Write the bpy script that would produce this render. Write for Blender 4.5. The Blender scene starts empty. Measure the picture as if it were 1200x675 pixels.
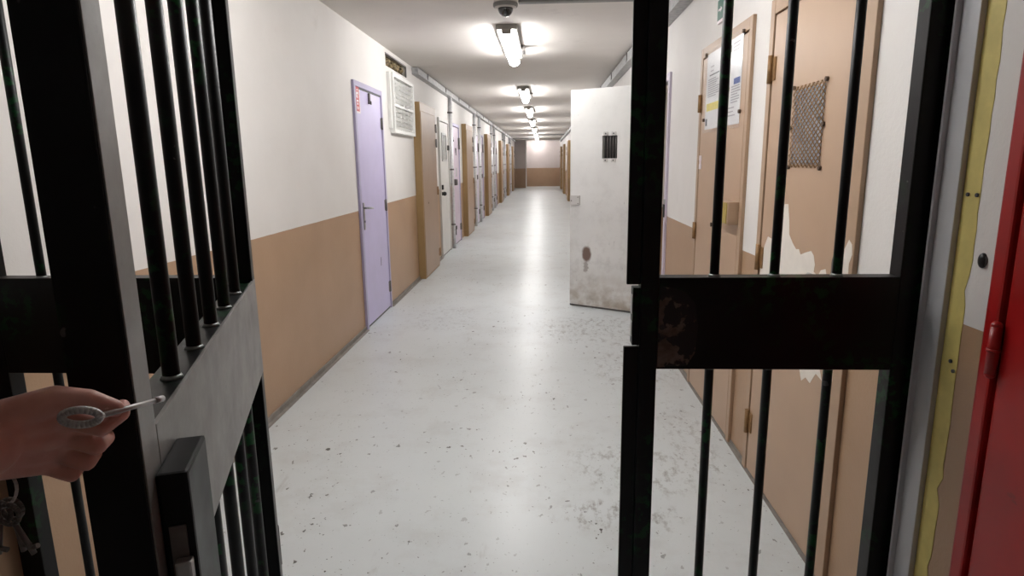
import bpy, bmesh, math, random
from mathutils import Vector, Matrix, noise
random.seed(7)
scene = bpy.context.scene
C = scene.collection

# ------------------------------------------------------------------ camera, world, exposure
cam_data = bpy.data.cameras.new('camera')
cam = bpy.data.objects.new('camera', cam_data)
C.objects.link(cam)
cam_data.sensor_width = 36.0
cam_data.lens = 732.65 * 36.0 / 1200.0
cam_data.clip_start = 0.02
RX, FW, UP = (0.9987, 0.0491, -0.0120), (-0.0505, 0.9788, -0.1987), (0.0020, 0.1990, 0.9800)
cam.matrix_world = Matrix(((RX[0], UP[0], -FW[0], 0.0), (RX[1], UP[1], -FW[1], 0.0),
                           (RX[2], UP[2], -FW[2], 1.42), (0, 0, 0, 1)))
scene.camera = cam
world = bpy.data.worlds.new('world')
scene.world = world
world.use_nodes = True
world.node_tree.nodes['Background'].inputs[0].default_value = (0.5, 0.5, 0.52, 1)
world.node_tree.nodes['Background'].inputs[1].default_value = 0.02
scene.view_settings.view_transform = 'Standard'
scene.view_settings.look = 'None'
scene.view_settings.gamma = 1.0
scene.view_settings.use_curve_mapping = False
scene.view_settings.exposure = -0.02
TUBE_STRENGTH = 46.0          # emission of every fluorescent diffuser
TUBE_TINT = (1.0, 0.99, 0.98)

# ------------------------------------------------------------------ room numbers
XL, XR, ZC = -1.54, 0.952, 2.52
YB, YE, YE2 = -1.9, 34.2, 36.0
DADO_L, DADO_R = 1.03, 0.99


# ------------------------------------------------------------------ materials
def lin(c):
    c = c / 255.0
    return c / 12.92 if c <= 0.04045 else ((c + 0.055) / 1.055) ** 2.4


def rgb(r, g, b):
    return (lin(r), lin(g), lin(b), 1.0)


class NT:
    """A few shortcuts for building a node tree."""
    def __init__(self, name):
        self.m = bpy.data.materials.new(name)
        self.m.use_nodes = True
        self.t = self.m.node_tree
        self.b = self.t.nodes['Principled BSDF']
        self.co = self.n('ShaderNodeTexCoord').outputs['Object']

    def n(self, kind, **kw):
        o = self.t.nodes.new(kind)
        for k, v in kw.items():
            setattr(o, k, v)
        return o

    def put(self, sock, v):
        if isinstance(v, bpy.types.NodeSocket):
            self.t.links.new(v, sock)
        else:
            sock.default_value = v

    def noise(self, scale, detail=3.0, rough=0.55, vec=None, stretch=None):
        v = vec or self.co
        if stretch:
            mp = self.n('ShaderNodeMapping')
            mp.inputs['Scale'].default_value = stretch
            self.put(mp.inputs['Vector'], v)
            v = mp.outputs[0]
        o = self.n('ShaderNodeTexNoise')
        self.put(o.inputs['Vector'], v)
        o.inputs['Scale'].default_value = scale
        o.inputs['Detail'].default_value = detail
        o.inputs['Roughness'].default_value = rough
        return o.outputs['Fac']

    def ramp(self, fac, a, b, lo=0.0, hi=1.0):
        o = self.n('ShaderNodeMapRange')
        o.clamp = True
        self.put(o.inputs['Value'], fac)
        o.inputs['From Min'].default_value = a
        o.inputs['From Max'].default_value = b
        o.inputs['To Min'].default_value = lo
        o.inputs['To Max'].default_value = hi
        return o.outputs[0]

    def mix(self, fac, a, b):
        o = self.n('ShaderNodeMix', data_type='RGBA')
        self.put(o.inputs[0], fac)
        self.put(o.inputs[6], a)
        self.put(o.inputs[7], b)
        return o.outputs[2]

    def math(self, op, a, b=0.0):
        o = self.n('ShaderNodeMath', operation=op)
        self.put(o.inputs[0], a)
        self.put(o.inputs[1], b)
        return o.outputs[0]

    def sep(self):
        o = self.n('ShaderNodeSeparateXYZ')
        self.put(o.inputs[0], self.co)
        return o.outputs

    def blob(self, center, radii, wobble=0.35, scale=14.0):
        """1 inside an ellipsoidal stain with a wobbly edge, 0 outside."""
        mp = self.n('ShaderNodeMapping', vector_type='POINT')
        mp.inputs['Location'].default_value = tuple(-c / r for c, r in zip(center, radii))
        mp.inputs['Scale'].default_value = tuple(1.0 / r for r in radii)
        self.put(mp.inputs['Vector'], self.co)
        ln = self.n('ShaderNodeVectorMath', operation='LENGTH')
        self.put(ln.inputs[0], mp.outputs[0])
        d = self.math('ADD', ln.outputs['Value'], self.math('MULTIPLY', self.math('SUBTRACT', self.noise(scale), 0.5), wobble * 2))
        return self.ramp(d, 0.75, 1.1, 1.0, 0.0)

    def bump(self, h, strength, dist=0.01):
        o = self.n('ShaderNodeBump')
        o.inputs['Strength'].default_value = strength
        o.inputs['Distance'].default_value = dist
        self.put(o.inputs['Height'], h)
        self.t.links.new(o.outputs[0], self.b.inputs['Normal'])

    def out(self, color, rough=0.6, metal=0.0, spec=0.5):
        self.put(self.b.inputs['Base Color'], color)
        self.put(self.b.inputs['Roughness'], rough)
        self.put(self.b.inputs['Metallic'], metal)
        self.b.inputs['Specular IOR Level'].default_value = spec
        return self.m


def paint(name, col, var=0.06, rough=0.5, scale=6.0, bump=0.0, metal=0.0, spec=0.5):
    t = NT(name)
    dark = tuple(c * (1 - var * 1.6) for c in col[:3]) + (1.0,)
    lite = tuple(min(1, c * (1 + var)) for c in col[:3]) + (1.0,)
    f = t.noise(scale, 4)
    if bump:
        t.bump(t.noise(90, 2), bump, 0.004)
    return t.out(t.mix(t.ramp(f, 0.3, 0.7), dark, lite), rough, metal, spec)


def wall_mat(name, zd, zd_near=None, white=(226, 223, 220), tan=(173, 142, 114)):
    t = NT(name)
    x, y, z = t.sep()
    lim = zd
    if zd_near:
        lim = t.ramp(y, 1.5, 1.62, zd_near, zd)
    edge = t.math('ADD', z, t.math('MULTIPLY', t.math('SUBTRACT', t.noise(9, 2), 0.5), 0.004))
    low = t.math('LESS_THAN', edge, lim)
    w = t.mix(t.ramp(t.noise(1.1, 5), 0.35, 0.75), rgb(*white), rgb(white[0] - 12, white[1] - 13, white[2] - 14))
    # grey-brown hand smudges on the white
    w = t.mix(t.ramp(t.noise(2.3, 6, 0.7), 0.66, 0.84, 0, 0.22), w, rgb(150, 138, 124))
    b = t.mix(t.ramp(t.noise(2.0, 5), 0.3, 0.7), rgb(*tan), rgb(tan[0] - 9, tan[1] - 9, tan[2] - 9))
    b = t.mix(t.ramp(t.noise(34, 4, 0.7), 0.745, 0.77, 0, 0.5), b, rgb(200, 180, 160))
    t.bump(t.noise(75, 3, 0.6), 0.16, 0.006)
    return t.out(t.mix(low, w, b), t.mix(low, (0.62,) * 3 + (1,), (0.42,) * 3 + (1,)))


def floor_mat():
    t = NT('floor_paint')
    base = t.mix(t.ramp(t.noise(0.9, 6, 0.6), 0.3, 0.7), rgb(206, 212, 214), rgb(197, 203, 205))
    base = t.mix(t.ramp(t.noise(2.6, 7, 0.72), 0.5, 0.8, 0, 0.5), base, rgb(164, 163, 160))
    # long scuffs along the walking direction, then small chips and grit
    base = t.mix(t.ramp(t.noise(7, 5, 0.7, stretch=(1.0, 0.25, 1.0)), 0.63, 0.74, 0, 0.4), base, rgb(146, 143, 139))
    patch = t.ramp(t.noise(1.3, 3), 0.46, 0.62)
    chips = t.ramp(t.noise(26, 3, 0.5, stretch=(1.0, 0.7, 1.0)), 0.668, 0.682)
    base = t.mix(t.math('MULTIPLY', chips, t.math('ADD', t.math('MULTIPLY', patch, 0.7), 0.3)), base, rgb(58, 54, 51))
    grit = t.ramp(t.noise(75, 2, 0.5), 0.70, 0.715)
    base = t.mix(t.math('MULTIPLY', grit, t.math('ADD', t.math('MULTIPLY', patch, 0.55), 0.4)), base, rgb(58, 52, 47))
    for cx, cy, rx, ry, k in ((0.45, 2.75, 0.35, 0.25, 0.35), (0.62, 4.2, 0.3, 0.5, 0.3), (0.55, 5.2, 0.5, 0.5, 0.3), (0.75, 3.1, .12, .5, .3), (0.28, 2.32, 0.26, 0.12, 0.45), (-0.9, 5.6, 0.35, 0.5, 0.2), (0.3, 5.3, 0.5, 0.35, 0.25)):
        bl = t.blob((cx, cy, 0), (rx, ry, 1.0), 0.6, 6)
        st = t.math('MULTIPLY', bl, t.ramp(t.noise(22, 5, 0.75, stretch=(1, .5, 1)), 0.5, 0.66, 0, k * 2))
        base = t.mix(st, base, rgb(128, 126, 124))
    t.bump(t.noise(18, 3), 0.012, 0.003)
    r = t.ramp(t.noise(1.2, 3, 0.5), 0.3, 0.7, 0.315, 0.365)
    return t.out(base, r, 0.0, 0.5)


def ceiling_mat():
    t = NT('ceiling_paint')
    c = t.mix(t.ramp(t.noise(0.8, 5), 0.3, 0.7), rgb(226, 220, 214), rgb(216, 210, 204))
    c = t.mix(t.ramp(t.noise(1.7, 6, 0.7), 0.63, 0.8, 0, 0.35), c, rgb(150, 140, 132))
    t.bump(t.noise(50, 3), 0.12, 0.005)
    return t.out(c, 0.75)


def gate_mat(name, green=0.5):
    t = NT(name)
    c = t.mix(t.ramp(t.noise(9, 4), 0.4, 0.7), rgb(9, 9, 10), rgb(15, 16, 17))
    g = t.math('MULTIPLY', t.ramp(t.noise(3.1, 3), 0.5, 0.6), t.ramp(t.noise(38, 3), 0.5, 0.58))
    c = t.mix(t.math('MULTIPLY', g, green), c, rgb(14, 74, 34))
    c = t.mix(t.ramp(t.noise(30, 2), 0.745, 0.76, 0, 0.55), c, rgb(92, 92, 92))
    t.bump(t.noise(25, 3), 0.08, 0.003)
    return t.out(c, t.ramp(t.noise(6, 3), 0.3, 0.7, 0.32, 0.48), 0.0, 0.2)


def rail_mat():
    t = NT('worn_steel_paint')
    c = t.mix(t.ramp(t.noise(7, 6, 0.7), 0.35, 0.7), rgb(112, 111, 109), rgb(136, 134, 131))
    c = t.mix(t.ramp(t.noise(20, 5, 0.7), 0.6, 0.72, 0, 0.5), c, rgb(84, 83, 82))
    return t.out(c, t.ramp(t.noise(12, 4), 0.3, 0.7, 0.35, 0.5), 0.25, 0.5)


def rust_mat():
    t = NT('bare_rusty_metal')
    c = t.mix(t.ramp(t.noise(28, 4), 0.4, 0.62), rgb(98, 88, 80), rgb(72, 54, 45))
    x, y, z = t.sep()
    far = t.ramp(x, -0.285, -0.185, 0.0, 0.16)
    top = t.ramp(z, 1.02, 1.1, 0.0, 0.14)
    c = t.mix(t.ramp(t.math('ADD', t.noise(20, 5, 0.6), t.math('ADD', far, top)), 0.55, 0.575), c, rgb(9, 9, 10))
    return t.out(c, 0.55, 0.2)


def white_door_mat():
    t = NT('scuffed_white_door_paint')
    x, y, z = t.sep()
    c = t.mix(t.ramp(t.noise(3, 5), 0.3, 0.7), rgb(236, 236, 233), rgb(228, 228, 225))
    lowdirt = t.math('MULTIPLY', t.ramp(z, 0.05, 1.45, 1.0, 0.1), t.ramp(t.noise(6, 6, 0.75), 0.5, 0.75, 0, 0.6))
    c = t.mix(lowdirt, c, rgb(172, 168, 162))
    kick = t.math('MULTIPLY', t.ramp(z, 0.02, 0.42, 1.0, 0.0), t.ramp(t.noise(9, 5), 0.35, 0.6, 0.1, 0.75))
    c = t.mix(kick, c, rgb(160, 143, 120))
    c = t.mix(t.math('MULTIPLY', t.ramp(t.noise(14, 4, 0.7, stretch=(2, 1, 0.6)), 0.66, 0.7), t.ramp(z, 0.3, 1.6, 0.9, 0.2)), c, rgb(110, 106, 102))
    c = t.mix(t.blob((0.585, 0.0, 0.53), (0.052, 1.0, 0.082), 0.28, 16), c, rgb(124, 103, 92))
    c = t.mix(t.math('MULTIPLY', t.blob((0.592, 0.0, 0.40), (0.03, 1.0, 0.05), 0.9, 40), 0.6), c, rgb(138, 128, 120))
    return t.out(c, 0.42)


def red_mat():
    t = NT('red_gloss_paint')
    c = t.mix(t.ramp(t.noise(4, 4), 0.3, 0.7), rgb(176, 22, 22), rgb(150, 15, 17))
    c = t.mix(t.ramp(t.noise(22, 4), 0.71, 0.73, 0, 0.5), c, rgb(110, 30, 30))
    return t.out(c, 0.34)


def skin_mat():
    t = NT('skin')
    c = t.mix(t.ramp(t.noise(28, 4), 0.3, 0.7), rgb(208, 154, 140), rgb(190, 132, 120))
    t.bump(t.noise(220, 3), 0.12, 0.001)
    t.b.inputs['Subsurface Weight'].default_value = 0.12
    t.b.inputs['Subsurface Radius'].default_value = (0.01, 0.004, 0.002)
    return t.out(c, 0.48)


def galv_mat(name, a, b, rough=0.45):
    t = NT(name)
    v = t.n('ShaderNodeTexVoronoi')
    v.inputs['Scale'].default_value = 26
    t.put(v.inputs['Vector'], t.co)
    c = t.mix(t.ramp(v.outputs['Distance'], 0.0, 0.7), a, b)
    return t.out(c, rough, 0.35)


def emit_mat():
    t = NT('lit_diffuser')
    t.b.inputs['Emission Color'].default_value = TUBE_TINT + (1,)
    t.b.inputs['Emission Strength'].default_value = TUBE_STRENGTH
    return t.out(rgb(245, 245, 245), 0.4)


def rubble_mat():
    t = NT('broken_masonry')
    c = t.mix(t.ramp(t.noise(14, 5), 0.4, 0.6), rgb(98, 84, 58), rgb(164, 146, 112))
    c = t.mix(t.ramp(t.noise(30, 3), 0.55, 0.62), c, rgb(30, 25, 20))
    t.bump(t.noise(30, 4), 0.8, 0.03)
    return t.out(c, 0.9)


M = {}
M['wall_l'] = wall_mat('painted_wall', DADO_L)
M['wall_r'] = wall_mat('painted_wall_right', DADO_R, 1.045)
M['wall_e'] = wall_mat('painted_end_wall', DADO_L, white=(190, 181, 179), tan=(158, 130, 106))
M['floor'] = floor_mat()
M['ceiling'] = ceiling_mat()
M['gate'] = gate_mat('black_gate_paint', 0.55)
M['bar'] = gate_mat('black_bar_paint', 1.0)
M['rail'] = rail_mat()
M['rust'] = rust_mat()
M['weld'] = paint('weld_bead', rgb(120, 124, 122), 0.2, 0.4, 60, metal=0.4)  # weld collars; pale grey also paints in the sheen where bars meet rail
M['purple'] = paint('lilac_paint', rgb(192, 184, 218), 0.04, 0.42, 3)
M['purple_dk'] = paint('lilac_frame_paint', rgb(172, 165, 194), 0.05, 0.45, 4)
M['pale_lilac'] = paint('pale_lilac_paint', rgb(212, 202, 218), 0.05, 0.42, 3)
M['pink_lilac'] = paint('pink_lilac_paint', rgb(200, 185, 200), 0.05, 0.42, 3)
M['offwhite'] = paint('off_white_paint', rgb(208, 206, 202), 0.05, 0.45, 3)
M['white_door'] = white_door_mat()
M['tan'] = paint('tan_door_paint', rgb(180, 151, 126), 0.035, 0.42, 3)
M['tan_dk'] = paint('tan_frame_paint', rgb(172, 144, 119), 0.05, 0.45, 5)
M['ochre'] = paint('ochre_cupboard_paint', rgb(150, 122, 82), 0.07, 0.5, 4)
M['cup_tan'] = paint('tan_cupboard_paint', rgb(160, 134, 112), 0.05, 0.42, 3)
M['seam'] = paint('dark_seam', rgb(88, 70, 56), 0.1, 0.7, 20)
M['black'] = paint('black_plastic', rgb(24, 24, 25), 0.1, 0.4, 20)
M['steel'] = paint('brushed_steel', rgb(176, 176, 176), 0.06, 0.32, 30, metal=0.6)
M['steel_dk'] = paint('dull_steel', rgb(104, 100, 98), 0.12, 0.4, 40, metal=0.5)
M['brass'] = paint('brass_plate', rgb(176, 156, 74), 0.14, 0.4, 40, metal=0.3)
M['hinge'] = paint('hinge_brass_brown', rgb(146, 112, 74), 0.15, 0.5, 40, metal=0.3)
M['paper'] = paint('paper', rgb(226, 227, 230), 0.02, 0.25, 8)
M['ink'] = paint('grey_ink', rgb(140, 140, 146), 0.05, 0.6, 30)
M['ink_dk'] = paint('dark_ink', rgb(60, 62, 70), 0.05, 0.6, 30)
M['yellow'] = paint('yellow_marker', rgb(222, 206, 96), 0.05, 0.6, 30)
M['blue'] = paint('blue_print', rgb(48, 82, 160), 0.05, 0.5, 30)
M['signred'] = paint('sign_red', rgb(188, 44, 52), 0.08, 0.4, 30)
M['signwhite'] = paint('sign_white', rgb(228, 216, 220), 0.03, 0.4, 30)
M['green'] = paint('sign_green', rgb(20, 96, 78), 0.08, 0.35, 20)
M['galv'] = galv_mat('galvanised_steel', rgb(140, 140, 142), rgb(172, 172, 172))
M['galv_pipe'] = galv_mat('galvanised_pipe', rgb(198, 198, 200), rgb(222, 222, 224), 0.35)
M['jamb'] = paint('grey_channel_metal', rgb(184, 185, 188), 0.04, 0.4, 3, metal=0.1)
M['duct'] = paint('grey_duct_paint', rgb(120, 118, 116), 0.06, 0.5, 5)
M['yellow_edge'] = paint('yellow_edge_paint', rgb(204, 188, 112), 0.1, 0.6, 14)
M['red'] = red_mat()
M['skin'] = skin_mat()
M['nail'] = paint('nail', rgb(222, 172, 158), 0.03, 0.3, 20)
M['cloth'] = paint('dark_cloth', rgb(38, 38, 42), 0.15, 0.85, 60, 0.3)
M['emit'] = emit_mat()
M['housing'] = paint('lamp_housing_grey', rgb(146, 142, 136), 0.05, 0.5, 6)
M['grille'] = paint('white_grille_paint', rgb(234, 234, 231), 0.03, 0.5, 12)
M['grille_back'] = paint('grey_grille_back', rgb(238, 238, 234), 0.05, 0.8, 14)
M['rubble'] = rubble_mat()
M['cam_body'] = paint('camera_housing', rgb(196, 190, 184), 0.03, 0.45, 6)
M['base'] = paint('grey_base_band', rgb(136, 130, 124), 0.15, 0.6, 14)
M['glass'] = paint('grey_glazing', rgb(172, 176, 184), 0.12, 0.25, 12)
M['glass_w'] = paint('pale_glazing', rgb(150, 154, 150), 0.15, 0.12, 12)
M['white_trim'] = paint('white_trim_paint', rgb(232, 232, 230), 0.02, 0.5, 6)
M['bare'] = paint('bare_white_undercoat', rgb(226, 219, 210), 0.03, 0.5, 20)
t_ = NT('smoked_dome')
t_.b.inputs['Coat Weight'].default_value = 0.6
M['dome'] = t_.out(rgb(28, 28, 30), 0.1)


# ------------------------------------------------------------------ mesh helpers
class MB:
    def __init__(self):
        self.bm = bmesh.new()
        self.mi = 0

    def _tag(self, faces, smooth=False):
        for f in faces:
            f.material_index = self.mi
            f.smooth = smooth

    def box(self, x0, x1, y0, y1, z0, z1, bev=0.0):
        r = bmesh.ops.create_cube(self.bm, size=1.0)
        vs = r['verts']
        for v in vs:
            v.co = Vector(((x0 + x1) / 2 + v.co.x * (x1 - x0), (y0 + y1) / 2 + v.co.y * (y1 - y0), (z0 + z1) / 2 + v.co.z * (z1 - z0)))
        fs = list({f for v in vs for f in v.link_faces})
        self._tag(fs)
        if bev > 0:
            es = list({e for v in vs for e in v.link_edges})
            rb = bmesh.ops.bevel(self.bm, geom=es, offset=bev, segments=2, profile=0.6, affect='EDGES')
            self._tag(rb['faces'])
        return self

    def tube(self, p0, p1, r, seg=14, r2=None, cap=True):
        p0, p1 = Vector(p0), Vector(p1)
        d = p1 - p0
        r_ = bmesh.ops.create_cone(self.bm, cap_ends=cap, segments=seg, radius1=r, radius2=r if r2 is None else r2, depth=d.length)
        q = Vector((0, 0, 1)).rotation_difference(d.normalized())
        mid = (p0 + p1) / 2
        for v in r_['verts']:
            v.co = q @ v.co + mid
        fs = list({f for v in r_['verts'] for f in v.link_faces})
        self._tag(fs)
        for f in fs:
            f.smooth = len(f.verts) == 4
        return self

    def path(self, pts, r, seg=10):
        for a, b in zip(pts[:-1], pts[1:]):
            self.tube(a, b, r, seg)
        for p in pts[1:-1]:
            self.ball(p, r, 10, 8)
        return self

    def ball(self, c, r, u=16, v=12, scale=(1, 1, 1)):
        o = bmesh.ops.create_uvsphere(self.bm, u_segments=u, v_segments=v, radius=r)
        for vv in o['verts']:
            vv.co = Vector((vv.co.x * scale[0], vv.co.y * scale[1], vv.co.z * scale[2])) + Vector(c)
        self._tag(list({f for vv in o['verts'] for f in vv.link_faces}), True)
        return self

    def prism(self, poly, axis, a, b):
        """poly of 2-D points swept along axis ('x','y' or 'z') from a to b."""
        def mk(p, t):
            return {'x': (t, p[0], p[1]), 'y': (p[0], t, p[1]), 'z': (p[0], p[1], t)}[axis]
        A = [self.bm.verts.new(mk(p, a)) for p in poly]
        B = [self.bm.verts.new(mk(p, b)) for p in poly]
        fs = [self.bm.faces.new(A), self.bm.faces.new(B[::-1])]
        n = len(poly)
        for i in range(n):
            fs.append(self.bm.faces.new((A[i], B[i], B[(i + 1) % n], A[(i + 1) % n])))
        bmesh.ops.recalc_face_normals(self.bm, faces=fs)
        self._tag(fs)
        return self

    def lathe(self, prof, c, seg=28):
        rings = []
        for r, z in prof:
            rings.append([self.bm.verts.new((c[0] + r * math.cos(2 * math.pi * k / seg), c[1] + r * math.sin(2 * math.pi * k / seg), c[2] + z)) for k in range(seg)])
        fs = []
        for R0, R1 in zip(rings[:-1], rings[1:]):
            for k in range(seg):
                fs.append(self.bm.faces.new((R0[k], R0[(k + 1) % seg], R1[(k + 1) % seg], R1[k])))
        fs.append(self.bm.faces.new(rings[0][::-1]))
        fs.append(self.bm.faces.new(rings[-1]))
        bmesh.ops.recalc_face_normals(self.bm, faces=fs)
        self._tag(fs, True)
        return self

    def build(self, name, mats, parent=None, loc=None):
        me = bpy.data.meshes.new(name)
        self.bm.to_mesh(me)
        self.bm.free()
        for m in (mats if isinstance(mats, (list, tuple)) else [mats]):
            me.materials.append(M[m])
        o = bpy.data.objects.new(name, me)
        C.objects.link(o)
        if parent:
            o.parent = parent
        if loc:
            o.location = loc
        return o


def tag(o, label=None, cat=None, group=None, kind=None):
    if label:
        o['label'] = label
    if cat:
        o['category'] = cat
    if group:
        o['group'] = group
    if kind:
        o['kind'] = kind
    return o


def thing(name, label, cat, loc=(0, 0, 0), rz=0.0, group=None, kind=None):
    o = bpy.data.objects.new(name, None)
    C.objects.link(o)
    o.location = loc
    o.rotation_euler = (0, 0, rz)
    o.empty_display_size = 0.1
    return tag(o, label, cat, group, kind)


def copy_tree(root, loc, label=None):
    r = root.copy()
    C.objects.link(r)
    r.location = loc
    if label:
        r['label'] = label
    for ch in list(root.children):
        c = ch.copy()
        C.objects.link(c)
        c.parent = r
        for g in list(ch.children):
            d = g.copy()
            C.objects.link(d)
            d.parent = c
    return r


def slab_wall(name, mat, x_face, thick, y0, y1, z0, z1, holes):
    """Wall facing the corridor at x_face, going back by thick (signed), with real openings."""
    ys = sorted({y0, y1} | {h[0] for h in holes} | {h[1] for h in holes})
    zs = sorted({z0, z1} | {h[2] for h in holes} | {h[3] for h in holes})
    solid = {}
    for i in range(len(ys) - 1):
        for j in range(len(zs) - 1):
            cy, cz = (ys[i] + ys[i + 1]) / 2, (zs[j] + zs[j + 1]) / 2
            solid[i, j] = not any(h[0] < cy < h[1] and h[2] < cz < h[3] for h in holes)
    bm = bmesh.new()
    cache = {}

    def V(x, y, z):
        k = (round(x, 5), round(y, 5), round(z, 5))
        if k not in cache:
            cache[k] = bm.verts.new(k)
        return cache[k]
    a, b = x_face, x_face + thick
    for (i, j), s in solid.items():
        if not s:
            continue
        Y0, Y1, Z0, Z1 = ys[i], ys[i + 1], zs[j], zs[j + 1]
        for x in (a, b):
            bm.faces.new((V(x, Y0, Z0), V(x, Y1, Z0), V(x, Y1, Z1), V(x, Y0, Z1)))
        for (di, dj), e in (((-1, 0), ((Y0, Z0), (Y0, Z1))), ((1, 0), ((Y1, Z0), (Y1, Z1))), ((0, -1), ((Y0, Z0), (Y1, Z0))), ((0, 1), ((Y0, Z1), (Y1, Z1)))):
            if not solid.get((i + di, j + dj), False):
                (p, q), (r, s2) = e
                bm.faces.new((V(a, p, q), V(a, r, s2), V(b, r, s2), V(b, p, q)))
    bmesh.ops.recalc_face_normals(bm, faces=bm.faces[:])
    me = bpy.data.meshes.new(name)
    bm.to_mesh(me)
    bm.free()
    me.materials.append(M[mat])
    o = bpy.data.objects.new(name, me)
    C.objects.link(o)
    return tag(o, kind='structure')


# ------------------------------------------------------------------ room shell
tag(MB().box(XL - 0.3, XR + 0.3, YB - 0.2, YE2 + 0.2, -0.12, 0).build('floor', 'floor'), kind='structure')
tag(MB().box(XL - 0.3, XR + 0.3, YB - 0.2, YE2 + 0.2, ZC, ZC + 0.12).build('ceiling', 'ceiling'), kind='structure')
HOLE = (6.36, 7.31, 2.355, 2.478)
VENT = (6.46, 7.42, 1.77, 2.27)
DOORWAY = (4.95, 5.85, 0.0, 2.0)
slab_wall('wall_left', 'wall_l', XL, -0.2, YB, YE2, 0, ZC, [HOLE, VENT])
slab_wall('wall_right', 'wall_r', XR, 0.25, YB, YE2, 0, ZC, [DOORWAY])
tag(MB().box(XL, XR, YB - 0.15, YB, 0, ZC).build('wall_back', 'wall_l'), kind='structure')
tag(MB().box(XL, XR, YE2, YE2 + 0.15, 0, ZC).build('wall_far', 'wall_e'), kind='structure')
tag(MB().box(XL, -0.95, YE, YE2, 0, ZC).build('wall_far_return', 'wall_e'), kind='structure')
tm = MB().box(-0.95, -0.90, YE - 0.02, YE + 0.06, 0, ZC).box(-0.90, XR, YE + 0.01, YE + 0.05, 2.485, ZC)
tag(tm.build('trim_1', 'white_trim'), kind='structure')
# shallow lobby behind the open white door
mb = MB().box(XR + 0.25, XR + 0.30, DOORWAY[0] - 0.05, DOORWAY[1] + 0.05, 0, 2.05)
tag(mb.build('wall_doorway', 'tan'), kind='structure')
# grey dirty band where the floor paint turns up the walls
mb = MB()
for a, b in ((1.7, 5.17), (6.07, 7.57), (8.62, 9.28)):
    mb.box(XL, XL + 0.012, a, b, 0, 0.035, 0.004)
    mb.box(XL, XL + 0.035, a, b, 0, 0.004)
tag(mb.build('baseboard_left', 'base'), kind='structure')
mb = MB()
for a, b in ((1.64, 4.93),):
    mb.box(XR - 0.006, XR, a, b, 0, 0.018, 0.002)
    mb.box(XR - 0.022, XR, a, b, 0, 0.003)
tag(mb.build('baseboard_right', 'base'), kind='structure')

# ------------------------------------------------------------------ ceiling lights
def make_light():
    r = thing('ceiling_light', 'lit tube light nearest the gate, on the ceiling past the dome camera', 'light', (0, 0, 0), 0, 'tube lights along the corridor ceiling')
    r['kind'] = 'thing'
    b = MB().box(-0.088, 0.088, 0.0, 1.5, -0.042, 0.0, 0.008)
    b.build('housing', 'housing', r)
    d = MB()
    prof = [(0.054 * math.cos(a), -0.082 + 0.044 * math.sin(a)) for a in [2 * math.pi * k / 24 for k in range(24)]]
    d.prism(prof, 'y', 0.05, 1.45)
    d.ball((0, 0.05, -0.082), 0.0538, 20, 12, (1, 0.7, 0.815)).ball((0, 1.45, -0.082), 0.0538, 20, 12, (1, 0.7, 0.815))
    d.build('diffuser', 'emit', r)
    MB().box(-0.04, 0.04, -0.002, 0.012, -0.08, -0.04, 0.004).build('end_cap', 'housing', r)
    MB().box(0.089, 0.125, 0.95, 1.12, -0.06, 0.0, 0.006).build('junction_box', 'steel_dk', r)
    return r


LIGHT_X = -0.30
LY = [1.72, 5.42, 9.75, 13.3, 17.1, 21.2, 25.2, 29.2, 34.45]
LLAB = [None, 'lit tube light nearest the gate, on the ceiling past the dome camera',
        'second lit tube light down the corridor ceiling', 'third lit tube light down the corridor ceiling',
        'fourth lit tube light down the corridor ceiling', 'fifth lit tube light down the corridor ceiling, before the thin cross duct',
        'sixth tiny lit tube light down the corridor ceiling', 'seventh tiny lit tube light down the corridor ceiling', 'farthest tiny lit tube light, close to the end wall']
lamp = make_light()
lamp.location = (LIGHT_X, LY[1], ZC)
for yy, lb in zip(LY[2:], LLAB[2:]):
    copy_tree(lamp, (LIGHT_X, yy, ZC), lb)
copy_tree(lamp, (LIGHT_X, LY[0], ZC), 'lit tube light on the ceiling just inside the gate')


# ------------------------------------------------------------------ trunking and ducts
def trunk(name, label, x0, x1, y0, y1, z0, z1, step, wall):
    r = thing(name, label, 'cable trunking', ((x0 + x1) / 2, y0, z0))
    L_ = y1 - y0
    w = (x1 - x0) / 2
    MB().box(-w, w, 0, L_, 0, z1 - z0, 0.003).build('channel', 'galv', r)
    lid = MB()
    k = 0.0
    while k < L_:
        lid.box(-w - 0.004, w + 0.004, k + 0.005, min(L_, k + step) - 0.005, -0.006, 0.012)
        k += step
    lid.build('cover', 'galv', r)
    s = w + 0.004 if wall < 0 else -w - 0.004
    k = 0.6
    while k < L_:
        MB().box(s - 0.006, s + 0.006, k, k + 0.03, 0.0, z1 - z0).build('bracket', 'steel_dk', r)
        k += 1.5
    return r


trunk('cable_trunking', 'galvanised cable trunking along the top of the left wall', XL + 0.005, XL + 0.075, 7.62, YE - 0.02, 2.44, 2.51, 2.0, -1)
trunk('cable_trunking', 'galvanised cable trunking along the top of the right wall', XR - 0.085, XR - 0.006, 1.75, YE - 0.02, 2.41, 2.505, 2.0, 1)


def cross_duct(label, x0, x1, y, h):
    mb = MB().box(x0, x1, y - 0.03, y + 0.03, ZC - h, ZC, 0.004)
    o = mb.build('ceiling_duct', 'duct')
    return tag(o, label, 'duct')


cross_duct('grey cable duct crossing the ceiling beside the dome camera', -0.17, XR - 0.09, 4.62, 0.032)
cross_duct('thin dark duct crossing the far ceiling, right of the fifth light', -0.18, XR - 0.09, 26.95, 0.055)
cross_duct('thin dark duct across the far ceiling to the left wall', XL + 0.08, -0.38, 30.9, 0.06)

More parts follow.
